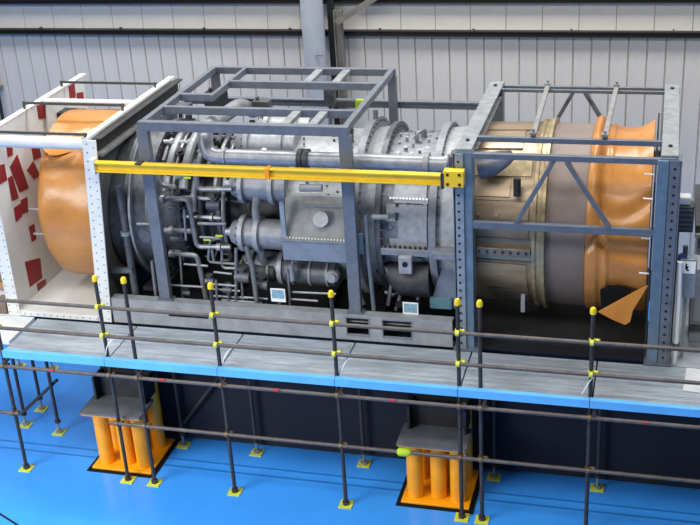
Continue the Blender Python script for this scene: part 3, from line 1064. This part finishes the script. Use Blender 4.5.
# ================================================================== EXHAUST FRAME
ef = thing('exhaust_portal', 'grey steel portal frame with rails and braces around the bronze exhaust', 'frame', (2.6, 1.0, ZD))
CX, DX = 1.43, 3.76
for k, X in enumerate((CX, DX)):
    hl = -1 if k == 0 else 1          # side of the drilled strip
    b = MB()
    b.box(X - 0.10, X + 0.10, 0.98, 1.20, ZD, PT - 0.0)
    post = b.build('post', 'frame_post_blue', ef, 0.006)
    b = MB()
    b.box(min(X, X + hl * 0.115), max(X, X + hl * 0.115), 0.955, 0.98, ZD, PT - 0.02)
    st = b.build('drilled_strip', 'rail_light' if k == 0 else 'frame_blue', post)
    b = MB()
    for i in range(24):
        b.bolt((X + hl * 0.06, 0.955, ZD + 0.1 + i * 0.105), (0, -1, 0), 0.016, 0.004, 8)
    b.build('strip_holes', 'underframe_shade', st, stuff=True)
    if k == 0:
        b = MB()
        b.box(X - 0.125, X - 0.10, 0.955, 1.18, ZD, PT - 0.02)
        b.build('outer_flange', 'frame_blue', post)
    else:
        b = MB()
        b.box(X - 0.13, X - 0.005, 0.945, 0.98, ZD, PT - 0.02)
        b.build('outer_flange', 'frame_post_blue', post, 0.004)
        b = MB()
        b.box(X + 0.12, X + 0.135, 0.955, 1.2, ZD, PT - 0.02)
        b.build('side_flange', 'frame_blue', post)
    b = MB()
    b.box(X - 0.10, X + 0.10, 3.60, 3.80, ZD, PT)
    b.build('post', 'frame_blue', ef, 0.006)
    b = MB()
    b.box(X - 0.095, X + 0.095, 1.0, 3.82, PT, PT + 0.03)
    b.box(X - 0.095, X - 0.075, 1.2, 3.6, PT - 0.12, PT)
    b.box(X - 0.095, X + 0.095, 1.2, 3.6, PT - 0.135, PT - 0.12)
    tb = b.build('top_beam', 'zinc_dust', ef, 0.005)
    b = MB()
    for y in (1.3, 3.6):
        b.bolt((X, y, PT + 0.03), (0, 0, 1), 0.025, 0.02)
    b.build('beam_bolts', 'dark_steel', tb, stuff=True)
    b = MB()
    b.box(X - 0.16, X + 0.16, 0.93, 1.25, ZD, ZD + 0.025)
    b.build('foot_plate', 'frame_blue', post)
for (y, z, w) in ((1.02, 4.45, 0.07), (1.44, 4.515, 0.065), (3.49, 4.505, 0.045), (3.77, 4.47, 0.045)):
    b = MB()
    x0, x1 = (CX + 0.096, DX - 0.096)
    b.beam((x0, y, z), (x1, y, z), w, w)
    b.build('top_rail', 'rail_blue', ef, 0.008)
for (xa_, ya_, xb_, yb_) in ((2.15, 3.49, 2.19, 1.44), (3.05, 3.49, 3.02, 1.44)):
    b = MB()
    b.beam((xa_, ya_, 4.57), (xb_, yb_, 4.57), 0.06, 0.04)
    b.build('cross_rail', 'cover_grey', ef, 0.005)
    for (x, y) in ((xa_, ya_), (xb_, yb_)):
        b = MB()
        b.box(x - 0.04, x + 0.04, y - 0.04, y + 0.04, 4.59, 4.615)
        b.tube([(x, y, 4.615), (x, y, 4.65)], 0.018, 8)
        b.build('rail_clamp', 'zinc_dust', ef)
b = MB()
b.beam((CX + 0.1, 1.02, 3.575), (DX - 0.1, 1.02, 3.575), 0.07, 0.09)
b.build('middle_rail', 'rail_blue', ef, 0.006)
for (xa_, xb_) in ((2.47, 2.04), (2.62, 3.13)):
    b = MB()
    b.beam((xa_, 1.02, 4.41), (xb_, 1.02, 3.61), 0.05, 0.08, (0, 1, 0))
    b.build('brace', 'rail_blue', ef, 0.005)
    b = MB()
    b.beam((xa_, 3.76, 4.42), (xb_, 3.76, 3.61), 0.05, 0.08, (0, 1, 0))
    b.build('brace', 'rail_blue', ef, 0.005)
b = MB()
b.beam((CX + 0.1, 3.76, 3.575), (DX - 0.1, 3.76, 3.575), 0.07, 0.09)
b.build('middle_rail', 'rail_blue', ef, 0.006)
b = MB()
b.box(3.60, 3.622, 1.0, 3.58, 1.94, 4.20)  # dark sheet added where only the shaded interior shows
b.build('shade_panel', 'block_dark', ef, label='added dark panel for the shaded interior behind the orange film')
for z in (3.0, 3.45, 3.95, 4.25):
    b = MB()
    b.tube([(3.49, 1.13, z), (3.60, 1.12, z)], 0.010, 6)
    b.build('tie_stud', 'plate_white', ef)

# ================================================================== ORANGE WRAPS
def wrap(x0, x1, rfun, nx, na, seed, tilt=0.0):
    rnd = random.Random(seed)
    ph = [rnd.uniform(0, 6.28) for _ in range(8)]
    vs, fs = [], []
    for layer in (0, 1):
        for i in range(nx + 1):
            u = i / nx
            for k in range(na):
                a = 2 * math.pi * k / na
                r = rfun(u, a) + 0.006 * math.sin(5 * a + ph[0] + 3 * u) + 0.004 * math.sin(11 * a + ph[1] - 7 * u) + 0.004 * math.sin(9 * u + 3 * a + ph[2])
                r -= layer * 0.02
                z = AZ + r * math.cos(a)
                vs.append((x0 + (x1 - x0) * u - tilt * u * (PT - z) / (PT - ZD), AY - r * math.sin(a), z))
    S = (nx + 1) * na
    for l in (0, 1):
        for i in range(nx):
            for k in range(na):
                j = (k + 1) % na
                q = (l * S + i * na + k, l * S + i * na + j, l * S + (i + 1) * na + j, l * S + (i + 1) * na + k)
                fs.append(q if l == 0 else q[::-1])
    for i in (0, nx):
        for k in range(na):
            j = (k + 1) % na
            fs.append((i * na + k, i * na + j, S + i * na + j, S + i * na + k))
    return MB().add(vs, fs)


def inlet_r(u, a):
    deg = math.degrees(a)
    r = 1.18
    # a fold of film slumps across the upper front
    f = 46 - 14 * u + 5 * math.sin(u * 5)
    s = (deg - f)
    if -32 < s < 40:
        r += 0.035 * math.exp(-(s / 3.5) ** 2) - 0.07 * math.exp(-((s + 8) / 5.0) ** 2)
    return r - 0.06 * math.exp(-((u) / 0.05) ** 2)


iw = thing('inlet_wrap', 'smooth orange film wrapped around the round inlet inside the white frame', 'wrap', (-4, AY, 2.0))
b = wrap(-4.47, -3.47, inlet_r, 40, 240, 3, 0.19)
b.build('film', 'orange_film', iw, angle=60)
b = MB()
vs, fs = [], []
NU, NA = 20, 40
for layer in (0, 1):
    for i in range(NU + 1):
        u = i / NU
        edge = 38 + 8 * math.sin(math.pi * u) + 3 * math.sin(9 * u) - 5 * u
        for k in range(NA + 1):
            v = k / NA
            th = -35 + (edge + 35) * v
            r = 1.205 + 0.05 * max(0, (v - 0.78) / 0.22) ** 1.5 * (0.5 + 0.5 * math.sin(7 * u + 1)) + 0.006 * math.sin(14 * v + 6 * u) - layer * 0.012
            p = pol(-4.46 + 0.93 * u, th, r)
            vs.append((p.x - 0.19 * u * (PT - p.z) / (PT - ZD), p.y, p.z))
S_ = (NU + 1) * (NA + 1)
for l in (0, 1):
    for i in range(NU):
        for k in range(NA):
            o_ = l * S_ + i * (NA + 1) + k
            fs.append((o_, o_ + 1, o_ + NA + 2, o_ + NA + 1))
for i in range(NU):
    for k in (0, NA):
        o_ = i * (NA + 1) + k
        fs.append((o_, o_ + NA + 1, S_ + o_ + NA + 1, S_ + o_))
for k in range(NA):
    for i in (0, NU):
        o_ = i * (NA + 1) + k
        fs.append((o_, o_ + 1, S_ + o_ + 1, S_ + o_))
b.add(vs, fs)
b.build('film_fold', 'orange_film', iw, angle=60, label='loose fold of film over the top')
b = MB()
pts0 = [(-4.47, 0.0)] + [(-4.47 - 0.03 * math.sin(i / 8 * math.pi), 1.10 * i / 8) for i in range(1, 9)]
b.ring(pts0 + [(-4.45, 1.08), (-4.43, 0.0)], 72)
b.build('end_sheet', 'orange_film', iw)
b = MB()
b.box(-4.2, -3.85, 2.1, 2.64, 1.952, 2.015)
b.build('cradle_block', 'block_dark', iw)


def exh_r(u, a):
    top = max(0.0, math.cos(a)) ** 1.5
    r = 1.18 + 0.02 / (1 + math.exp((u - 0.20) / 0.012))
    r += top * (0.085 * math.exp(-((u - 0.10) / 0.09) ** 2) - 0.045 * math.sin(math.pi * min(1, max(0, (u - 0.2) / 0.8))) + 0.06 * max(0, (u - 0.75) / 0.25))
    r += 0.022 * math.exp(-((u - 0.34) / 0.035) ** 2) * (0.5 + 0.5 * math.cos(3 * a))
    deg = math.degrees(a)
    if deg < 180:
        # creases of the film across the front
        s = deg - (88 - 7 * math.exp(-((u - 0.2) / 0.12) ** 2) + 4 * u)
        r -= 0.045 * math.exp(-(s / 3.0) ** 2) - 0.018 * math.exp(-((s + 7) / 4.0) ** 2)
        s = deg - (58 + 10 * math.sin(math.pi * u))
        if u > 0.2:
            r -= 0.03 * math.exp(-(s / 5) ** 2)
        s = deg - 116 - 6 * u
        if u > 0.3:
            r -= 0.02 * math.exp(-(s / 4) ** 2)
    return r


ew = thing('exhaust_wrap', 'creased orange film wrapped around the exhaust end, with a torn hanging flap', 'wrap', (3.2, AY, 2.0))
b = wrap(2.845, 3.575, exh_r, 48, 240, 5)
b.build('film', 'orange_film', ew, angle=60)
b = MB()
yy = 1.16
fpts = [at(644, 287, yy + 0.05), at(598, 312, yy - 0.10), at(613, 320, yy - 0.12), at(625, 325, yy - 0.13), at(630, 322, yy - 0.11), at(633, 310, yy - 0.06), at(648, 286, yy + 0.05)]
b.poly(fpts, (0, 0.012, 0.004))
b.build('torn_flap', 'orange_film', ew, label='torn pointed orange flap hanging below')
b = MB()
ov = []
for k in range(14):
    t_ = k / 13
    ov.append(at(600 + 30 * t_, 290 - 4 * math.sin(t_ * math.pi) - (1.0 if k in (3, 4, 8) else 0), 1.20))
ov += [at(634, 302, 1.24), at(622, 300, 1.22), at(612, 305, 1.22), at(601, 309, 1.22)]
b.poly(ov, (0, 0.02, 0))
b.build('tear_opening', 'black_rubber', ew, label='black torn opening low in the film')

# ================================================================== SCAFFOLD
sf = thing('scaffold', 'dark tube scaffold with yellow caps in front of the engine', 'scaffold', (0, 0, 0))
PX = [-4.60, -3.06, -2.67, -1.52, 0.0, 1.505, 1.76, 3.03, 4.57]


def base_plate(x, y, parent):
    b = MB()
    b.box(x - 0.085, x + 0.085, y - 0.085, y + 0.085, 0.0, 0.012)
    o = b.build('base_plate', 'lime_clamp', parent, label='yellow edged base plate')
    return o


def pole(x, y, z1, cap=True, collar=True):
    b = MB()
    jack = not cap
    b.tube([(x, y, 0.2 if jack else 0.012), (x, y, z1)], 0.025, 12)
    if jack:
        b.tube([(x, y, 0.18), (x, y, 0.21)], 0.045, 10)
    else:
        b.tube([(x, y, 0.012), (x, y, 0.06)], 0.045, 10)
    p = b.build('pole', 'tube_dark', sf)
    if jack:
        b = MB()
        b.tube([(x, y, 0.012), (x, y, 0.2)], 0.014, 8)
        b.tube([(x, y, 0.012), (x, y, 0.04)], 0.05, 10)
        b.build('screw_jack', 'cover_grey', p)
    base_plate(x, y, p)
    if cap:
        b = MB()
        b.tube([(x, y, z1 - 0.03), (x, y, z1 + 0.02), (x, y, z1 + 0.045)], [0.037, 0.037, 0.022], 12)
        b.build('pole_cap', 'yellow_cap', p, label='yellow plastic cap')
    return p


CY = -0.055


def clamp(x, y, z, m, parent, s=0.036):
    b = MB()
    b.tube([(x, y, z - 0.022), (x, y, z + 0.022)], s, 10)
    b.tube([(x - 0.022, y + CY, z), (x + 0.022, y + CY, z)], s, 10)
    b.tube([(x + 0.04, y - 0.01, z + 0.01), (x + 0.085, y - 0.03, z + 0.02)], 0.02, 8)
    b.build('clamp', m, parent)


ZR1, ZR2, ZL, ZK = 2.66, 2.25, 0.94, 1.67
for x in PX:
    p = pole(x, 0, 3.03)
    if x not in (-2.67, 1.76):
        clamp(x, 0, ZR1, 'lime_clamp', p)
        clamp(x, 0, ZR2, 'lime_clamp', p)
    clamp(x, 0, ZK, 'brown_clamp', p)
    if -4.7 < x:
        clamp(x, 0, ZL, 'brown_clamp', p)
for x in (-4.575, -2.63, -1.53, 0.01, 1.775, 3.11, 4.6):
    p = pole(x, 0.92, 1.79, cap=False)
for (x, y) in ((-5.18, 1.02), (-5.165, 1.47), (-6.19, 2.62)):
    pole(x, y, 1.79, cap=False)
pole(-5.6, 2.62, 0.5, cap=False).parent = sf


def rail(name, a, b_, r=0.025, m='tube_brown'):
    b = MB()
    b.tube([a, b_], r, 10)
    return b.build(name, m, sf)


for z in (ZR1, ZR2):
    rail('guard_rail', (-6.2, CY, z), (6.2, CY, z))
rail('ledger', (-6.2, CY, ZK), (6.2, CY, ZK))
l1 = rail('ledger', (-3.16, CY, ZL), (6.2, CY, ZL))
rail('ledger', (-6.2, CY, ZL), (-4.5, CY, ZL))
for x in (-4.575, -2.63, -1.53, 0.01, 1.775, 3.11, 4.6):
    xx = min(PX, key=lambda q: abs(q - x))
    rail('transom', (xx + 0.055, -0.1, 1.745), (xx + 0.055, 1.0, 1.745), 0.024, 'tube_dark')
b = MB()
q = at(404, 449, CY)
b.tube([(q.x - 0.085, CY, ZL), (q.x - 0.06, CY, ZL), (q.x + 0.05, CY, ZL), (q.x + 0.085, CY, ZL)], [0.032, 0.055, 0.055, 0.03], 14)
b.build('tube_sleeve', 'lime_tag', l1, label='lime plastic sleeve')
rail('diagonal_brace', at(22, 413, 0.98), at(57, 380, 0.98), 0.024, 'tube_dark')
rail('diagonal_brace', (-1.53, 0.96, 1.75), (-2.6, 0.96, 0.35), 0.022, 'tube_dark')
for (px, py) in ((50, 362.5), (161, 370.5), (275, 379.5), (392, 388.5), (646, 412)):
    q = at(px, py, -0.09)
    b = MB()
    b.box(q.x - 0.03, q.x + 0.03, -0.10, -0.08, 1.685, 1.705)
    b.build('red_marker', 'red_tag', sf, label='small red marker')
for x in (-1.40, 0.12, 3.0, -3.0):
    b = MB()
    b.tube([(x - 0.06, -0.04, 1.975), (x - 0.02, -0.07, 2.08), (x + 0.02, -0.04, 2.16), (x + 0.12, 0.02, 2.24)], 0.007, 6, fillet=0.04)
    b.build('cable_tie', 'plate_white', sf)

# deck planks
dk = thing('scaffold_deck', 'walkway of grey perforated steel planks along the engine', 'walkway', (0, 0.4, 1.83))
bays = [(-4.62, -3.10), (-3.10, -1.56), (-1.56, -0.02), (-0.02, 1.50), (1.50, 3.05), (3.05, 4.60), (4.60, 6.1)]
for (x0, x1) in bays:
    for k in range(4):
        y0 = 0.04 + k * 0.232
        b = MB()
        b.box(x0 + 0.01, x1 - 0.01, y0, y0 + 0.222, 1.80, 1.845)
        b.box(x0 + 0.01, x1 - 0.01, y0, y0 + 0.02, 1.845, 1.852)
        b.box(x0 + 0.01, x1 - 0.01, y0 + 0.202, y0 + 0.222, 1.845, 1.852)
        for r in range(2):
            b.box(x0 + 0.05, x1 - 0.05, y0 + 0.065 + r * 0.07, y0 + 0.087 + r * 0.07, 1.845, 1.849)
        b.build('deck_plank', 'deck_zinc', dk)
for k in range(14):
    b = MB()
    y0 = 0.98 + k * 0.232
    b.box(3.92, 6.1 if y0 < 2.6 else 4.18, y0, y0 + 0.230, 1.80, 1.852)
    b.build('deck_plank', 'deck_zinc', dk)
for (x0, x1) in bays:
    for k in range(1):
        b = MB()
        b.box(x0 + 0.02, x0 + 0.05, 0.04, 0.88, 1.775, 1.80)
        b.build('plank_hook', 'tube_dark', dk)
tb_ = thing('toe_board', 'pale blue toe board along the walkway edge', 'board', (0, -0.09, 1.84))
tx = [-4.53, -3.06, -1.52, 0.0, 1.505, 3.03, 4.57, 6.1]
for i in range(len(tx) - 1):
    b = MB()
    b.box(tx[i] + 0.004, tx[i + 1] - 0.004, -0.115, -0.095, 1.84, 1.94)
    b.box(tx[i] + 0.004, tx[i + 1] - 0.004, -0.095, -0.040, 1.93, 1.94)
    b.build('board_length', 'toe_blue', tb_)

# ================================================================== PEDESTALS
def pedestal(cx, label):
    p = thing('support_pedestal', label, 'pedestal', (cx, 0.57, 0), 'yellow pedestals under the skid')
    b = MB()
    b.box(cx - 0.44, cx + 0.44, 0.15, 1.0, 0.012, 0.045)
    b.build('base_plate', 'yellow_pedestal', p, 0.006)
    for (dx, dy) in ((-0.28, 0.32), (0.02, 0.36), (0.28, 0.32), (-0.28, 0.72), (0.28, 0.80), (0.0, 0.74)):
        b = MB()
        top = 0.90 if dy < 0.5 else 1.22
        b.tube([(cx + dx, dy, 0.045), (cx + dx, dy, top)], 0.105, 18)
        b.build('column', 'yellow_pedestal', p)
    b = MB()
    b.box(cx - 0.44, cx + 0.42, 0.10, 0.56, 0.90, 0.93)
    b.build('top_plate', 'yellow_pedestal', p, 0.004)
    b = MB()
    b.box(cx - 0.45, cx + 0.43, 0.08, 0.57, 0.93, 0.96)
    b.build('shim_plate', 'shim_grey', p, label='grey steel shim plate')
    b = MB()
    b.box(cx - 0.42, cx + 0.44, 0.60, 1.02, 1.22, 1.26)
    b.build('upper_plate', 'block_dark', p)
    b = MB()
    b.box(cx - 0.38, cx + 0.38, 0.70, 1.02, 1.26, 1.76)
    b.build('jacking_block', 'block_dark', p)
    b = MB()
    for sx in (-0.36, 0.36):
        b.box(cx + sx - 0.015, cx + sx + 0.015, 0.42, 0.80, 0.96, 1.30)
    b.box(cx - 0.36, cx + 0.36, 0.56, 0.585, 0.96, 1.30)
    b.build('stiffener', 'block_dark', p)
    b = MB()
    b.box(cx - 0.50, cx + 0.50, 0.095, 1.06, 0.0, 0.012)
    tag(b.build('rubber_mat', 'black_rubber'), 'black rubber mat under the ' + ('left' if cx < 0 else 'right') + ' yellow pedestal', 'mat', 'mats under the pedestals')
    return p


pedestal(-3.23, 'yellow column pedestal with grey top, below the left part of the walkway')
pedestal(1.13, 'yellow column pedestal with grey top, below the middle-right, by the lime tube cap')
for (cx, w) in ((-3.23, 'left'), (1.13, 'right')):
    b = MB()
    b.box(cx - 0.25, cx + 0.25, 3.3, 3.7, 0, 1.515)
    tag(b.build('rear_stand', 'block_dark'), 'dark steel stand under the rear girder, behind the %s yellow pedestal' % w, 'stand', 'rear stands under the skid')

# ================================================================== RIGHT EDGE EQUIPMENT
k = thing('control_cabinet', 'pale grey control cabinet at the right end of the walkway', 'cabinet', (4.35, 1.5, 1.855))
b = MB()
b.box(4.12, 4.95, 1.62, 2.05, 1.856, 2.86)
b.build('body', 'cabinet_grey', k, 0.01)
b = MB()
b.box(4.15, 4.92, 1.60, 1.62, 2.15, 2.80)
b.build('door', 'cabinet_grey', k, 0.008)
b = MB()
b.box(4.11, 4.96, 1.59, 1.62, 2.02, 2.10)
b.build('plinth_strip', 'cabinet_dark', k)
k = thing('switch_box', 'grey switch box with a white sign and black arrow, by the right frame', 'switch box', (4.08, 1.4, 1.855))
q = at(688, 268, 1.09)
b = MB()
b.box(q.x - 0.09, q.x + 0.10, 1.11, 1.28, q.z - 0.40, q.z + 0.10)
b.build('body', 'rail_light', k, 0.008)
b = MB()
b.box(q.x - 0.085, q.x + 0.085, 1.098, 1.11, q.z - 0.075, q.z + 0.075)
sg = b.build('sign', 'plate_white', k, label='white square sign with a black bent arrow')
b = MB()
pts = []
for i in range(11):
    a = math.radians(90 + 200 * i / 10)
    pts.append((q.x + 0.005 + 0.03 * math.cos(a), 1.096, q.z - 0.012 + 0.032 * math.sin(a)))
for i in range(11):
    a = math.radians(290 - 200 * i / 10)
    pts.append((q.x + 0.005 + 0.011 * math.cos(a), 1.096, q.z - 0.012 + 0.010 * math.sin(a)))
b.poly(pts, (0, 0.003, 0))
b.box(q.x - 0.03, q.x - 0.012, 1.096, 1.099, q.z - 0.02, q.z + 0.05)
b.build('sign_symbol', 'black_rubber', sg)
b = MB()
b.box(q.x - 0.02, q.x + 0.02, 1.23, 1.28, 1.856, q.z - 0.4)
b.build('stem', 'cabinet_grey', k)
b = MB()
qh = at(677, 256, 1.20) + Vector((0.06, -0.02, 0))
b.tube([qh, qh + Vector((0, -0.05, 0))], 0.055, 14)
b.tube([qh + Vector((-0.06, -0.03, 0)), qh + Vector((0.10, -0.03, -0.01))], 0.02, 8)
b.build('blue_handle', 'knob_blue', k, label='dark blue turning handle')
b = MB()
b.tube([q + Vector((-0.04, 0.09, 0.12)), q + Vector((-0.04, 0.09, 0.24))], 0.03, 10)
b.build('gland', 'cabinet_dark', k)
k = thing('valve_actuator', 'dark valve actuator with a pale cap above the white sign', 'actuator', (4.07, 1.4, 1.855))
q = at(685, 218, 1.45)
b = MB()
b.box(q.x - 0.11, q.x + 0.10, 1.40, 1.6, q.z - 0.17, q.z + 0.17)
b.build('body', 'cabinet_dark', k, 0.02)
b = MB()
b.box(q.x - 0.12, q.x + 0.06, 1.42, 1.58, q.z + 0.17, q.z + 0.27)
b.build('cap', 'sheet_white', k, 0.02)
b = MB()
for i in range(5):
    b.box(q.x - 0.10, q.x + 0.09, 1.385, 1.40, q.z - 0.13 + i * 0.06, q.z - 0.105 + i * 0.06)
b.build('fin', 'engine_mid', k)
b = MB()
b.tube([(q.x - 0.08, 1.56, 1.856), (q.x - 0.08, 1.56, q.z - 0.17)], 0.03, 10)
b.tube([(q.x - 0.18, 1.5, q.z + 0.0), (q.x - 0.10, 1.5, q.z + 0.0)], 0.03, 10)
b.build('stem', 'engine_dark', k)
k = thing('white_hose', 'white upright hose beside the right frame post', 'hose', (3.97, 1.2, 1.86))
b = MB()
b.tube(pp([(680, 262), (679, 300), (676, 345), (674, 372)], 1.03)[:3] + [Vector((at(674, 366, 1.03).x, 1.03, 1.86))], 0.032, 10, fillet=0.1)
b.build('hose', 'sheet_white', k)
b = MB()
qq = at(676, 345, 1.03)
b.tube([qq - Vector((0, 0, 0.03)), qq + Vector((0, 0, 0.03))], 0.045, 10)
b.build('hose_collar', 'cabinet_dark', k)
k = thing('equipment_housing', 'large pale grey housing behind the white sign at the right edge', 'housing', (4.6, 3, 0))
b = MB()
hz = at(690, 238, 2.66).z
b.box(4.20, 6.5, 2.86, 4.2, 0.0, hz)
b.build('body', 'cabinet_grey', k, 0.02)
b = MB()
b.box(4.15, 6.55, 2.66, 4.24, hz, hz + 0.06)
b.build('lid', 'cabinet_grey', k, 0.01)
b = MB()
b.box(4.15, 6.55, 2.70, 4.2, hz + 0.06, hz + 0.16)
b.build('dark_band', 'cabinet_dark', k)
sh = MB()
vs = [(4.06, 0.42, 1.8525), (4.5, 0.36, 1.8525), (4.55, 0.93, 1.8525), (4.10, 0.95, 1.8525)]
sh.poly(vs, (0, 0, 0.01))
tag(sh.build('plastic_sheet', 'sheet_white'), 'glossy white sheet lying on the walkway at the right end', 'sheet')

# ================================================================== LEFT EDGE
k = thing('timber_block', 'short brown timber block beside the white inlet frame', 'timber', (-5.25, 1.05, 1.86))
b = MB()
b.box(-5.28, -5.10, 1.00, 1.22, 1.862, 2.06)
b.build('block', 'timber', k, 0.008)
b = MB()
for i in range(3):
    b.box(-5.26 + i * 0.055, -5.255 + i * 0.055, 0.998, 1.0, 1.87, 2.05)
b.build('grain_split', 'block_dark', k)
k = thing('side_platform', 'pale board platform left of the white inlet frame', 'platform', (-5.6, 1.5, 1.8))
for i in range(4):
    b = MB()
    b.box(-6.2, -5.07 if i > 1 else -4.66, 0.28 + i * 0.36, 0.62 + i * 0.36, 1.80, 1.862)
    b.build('board', 'sheet_white', k, 0.005)
k = thing('timber_stack', 'stack of tan boards at the far left edge', 'timber', (-5.7, 1.9, 1.862))
for i in range(3):
    b = MB()
    b.box(-6.1, -5.22, 1.72, 2.3, 1.862 + i * 0.14, 1.99 + i * 0.14)
    b.build('board', 'timber_orange' if i != 1 else 'timber', k, 0.006)
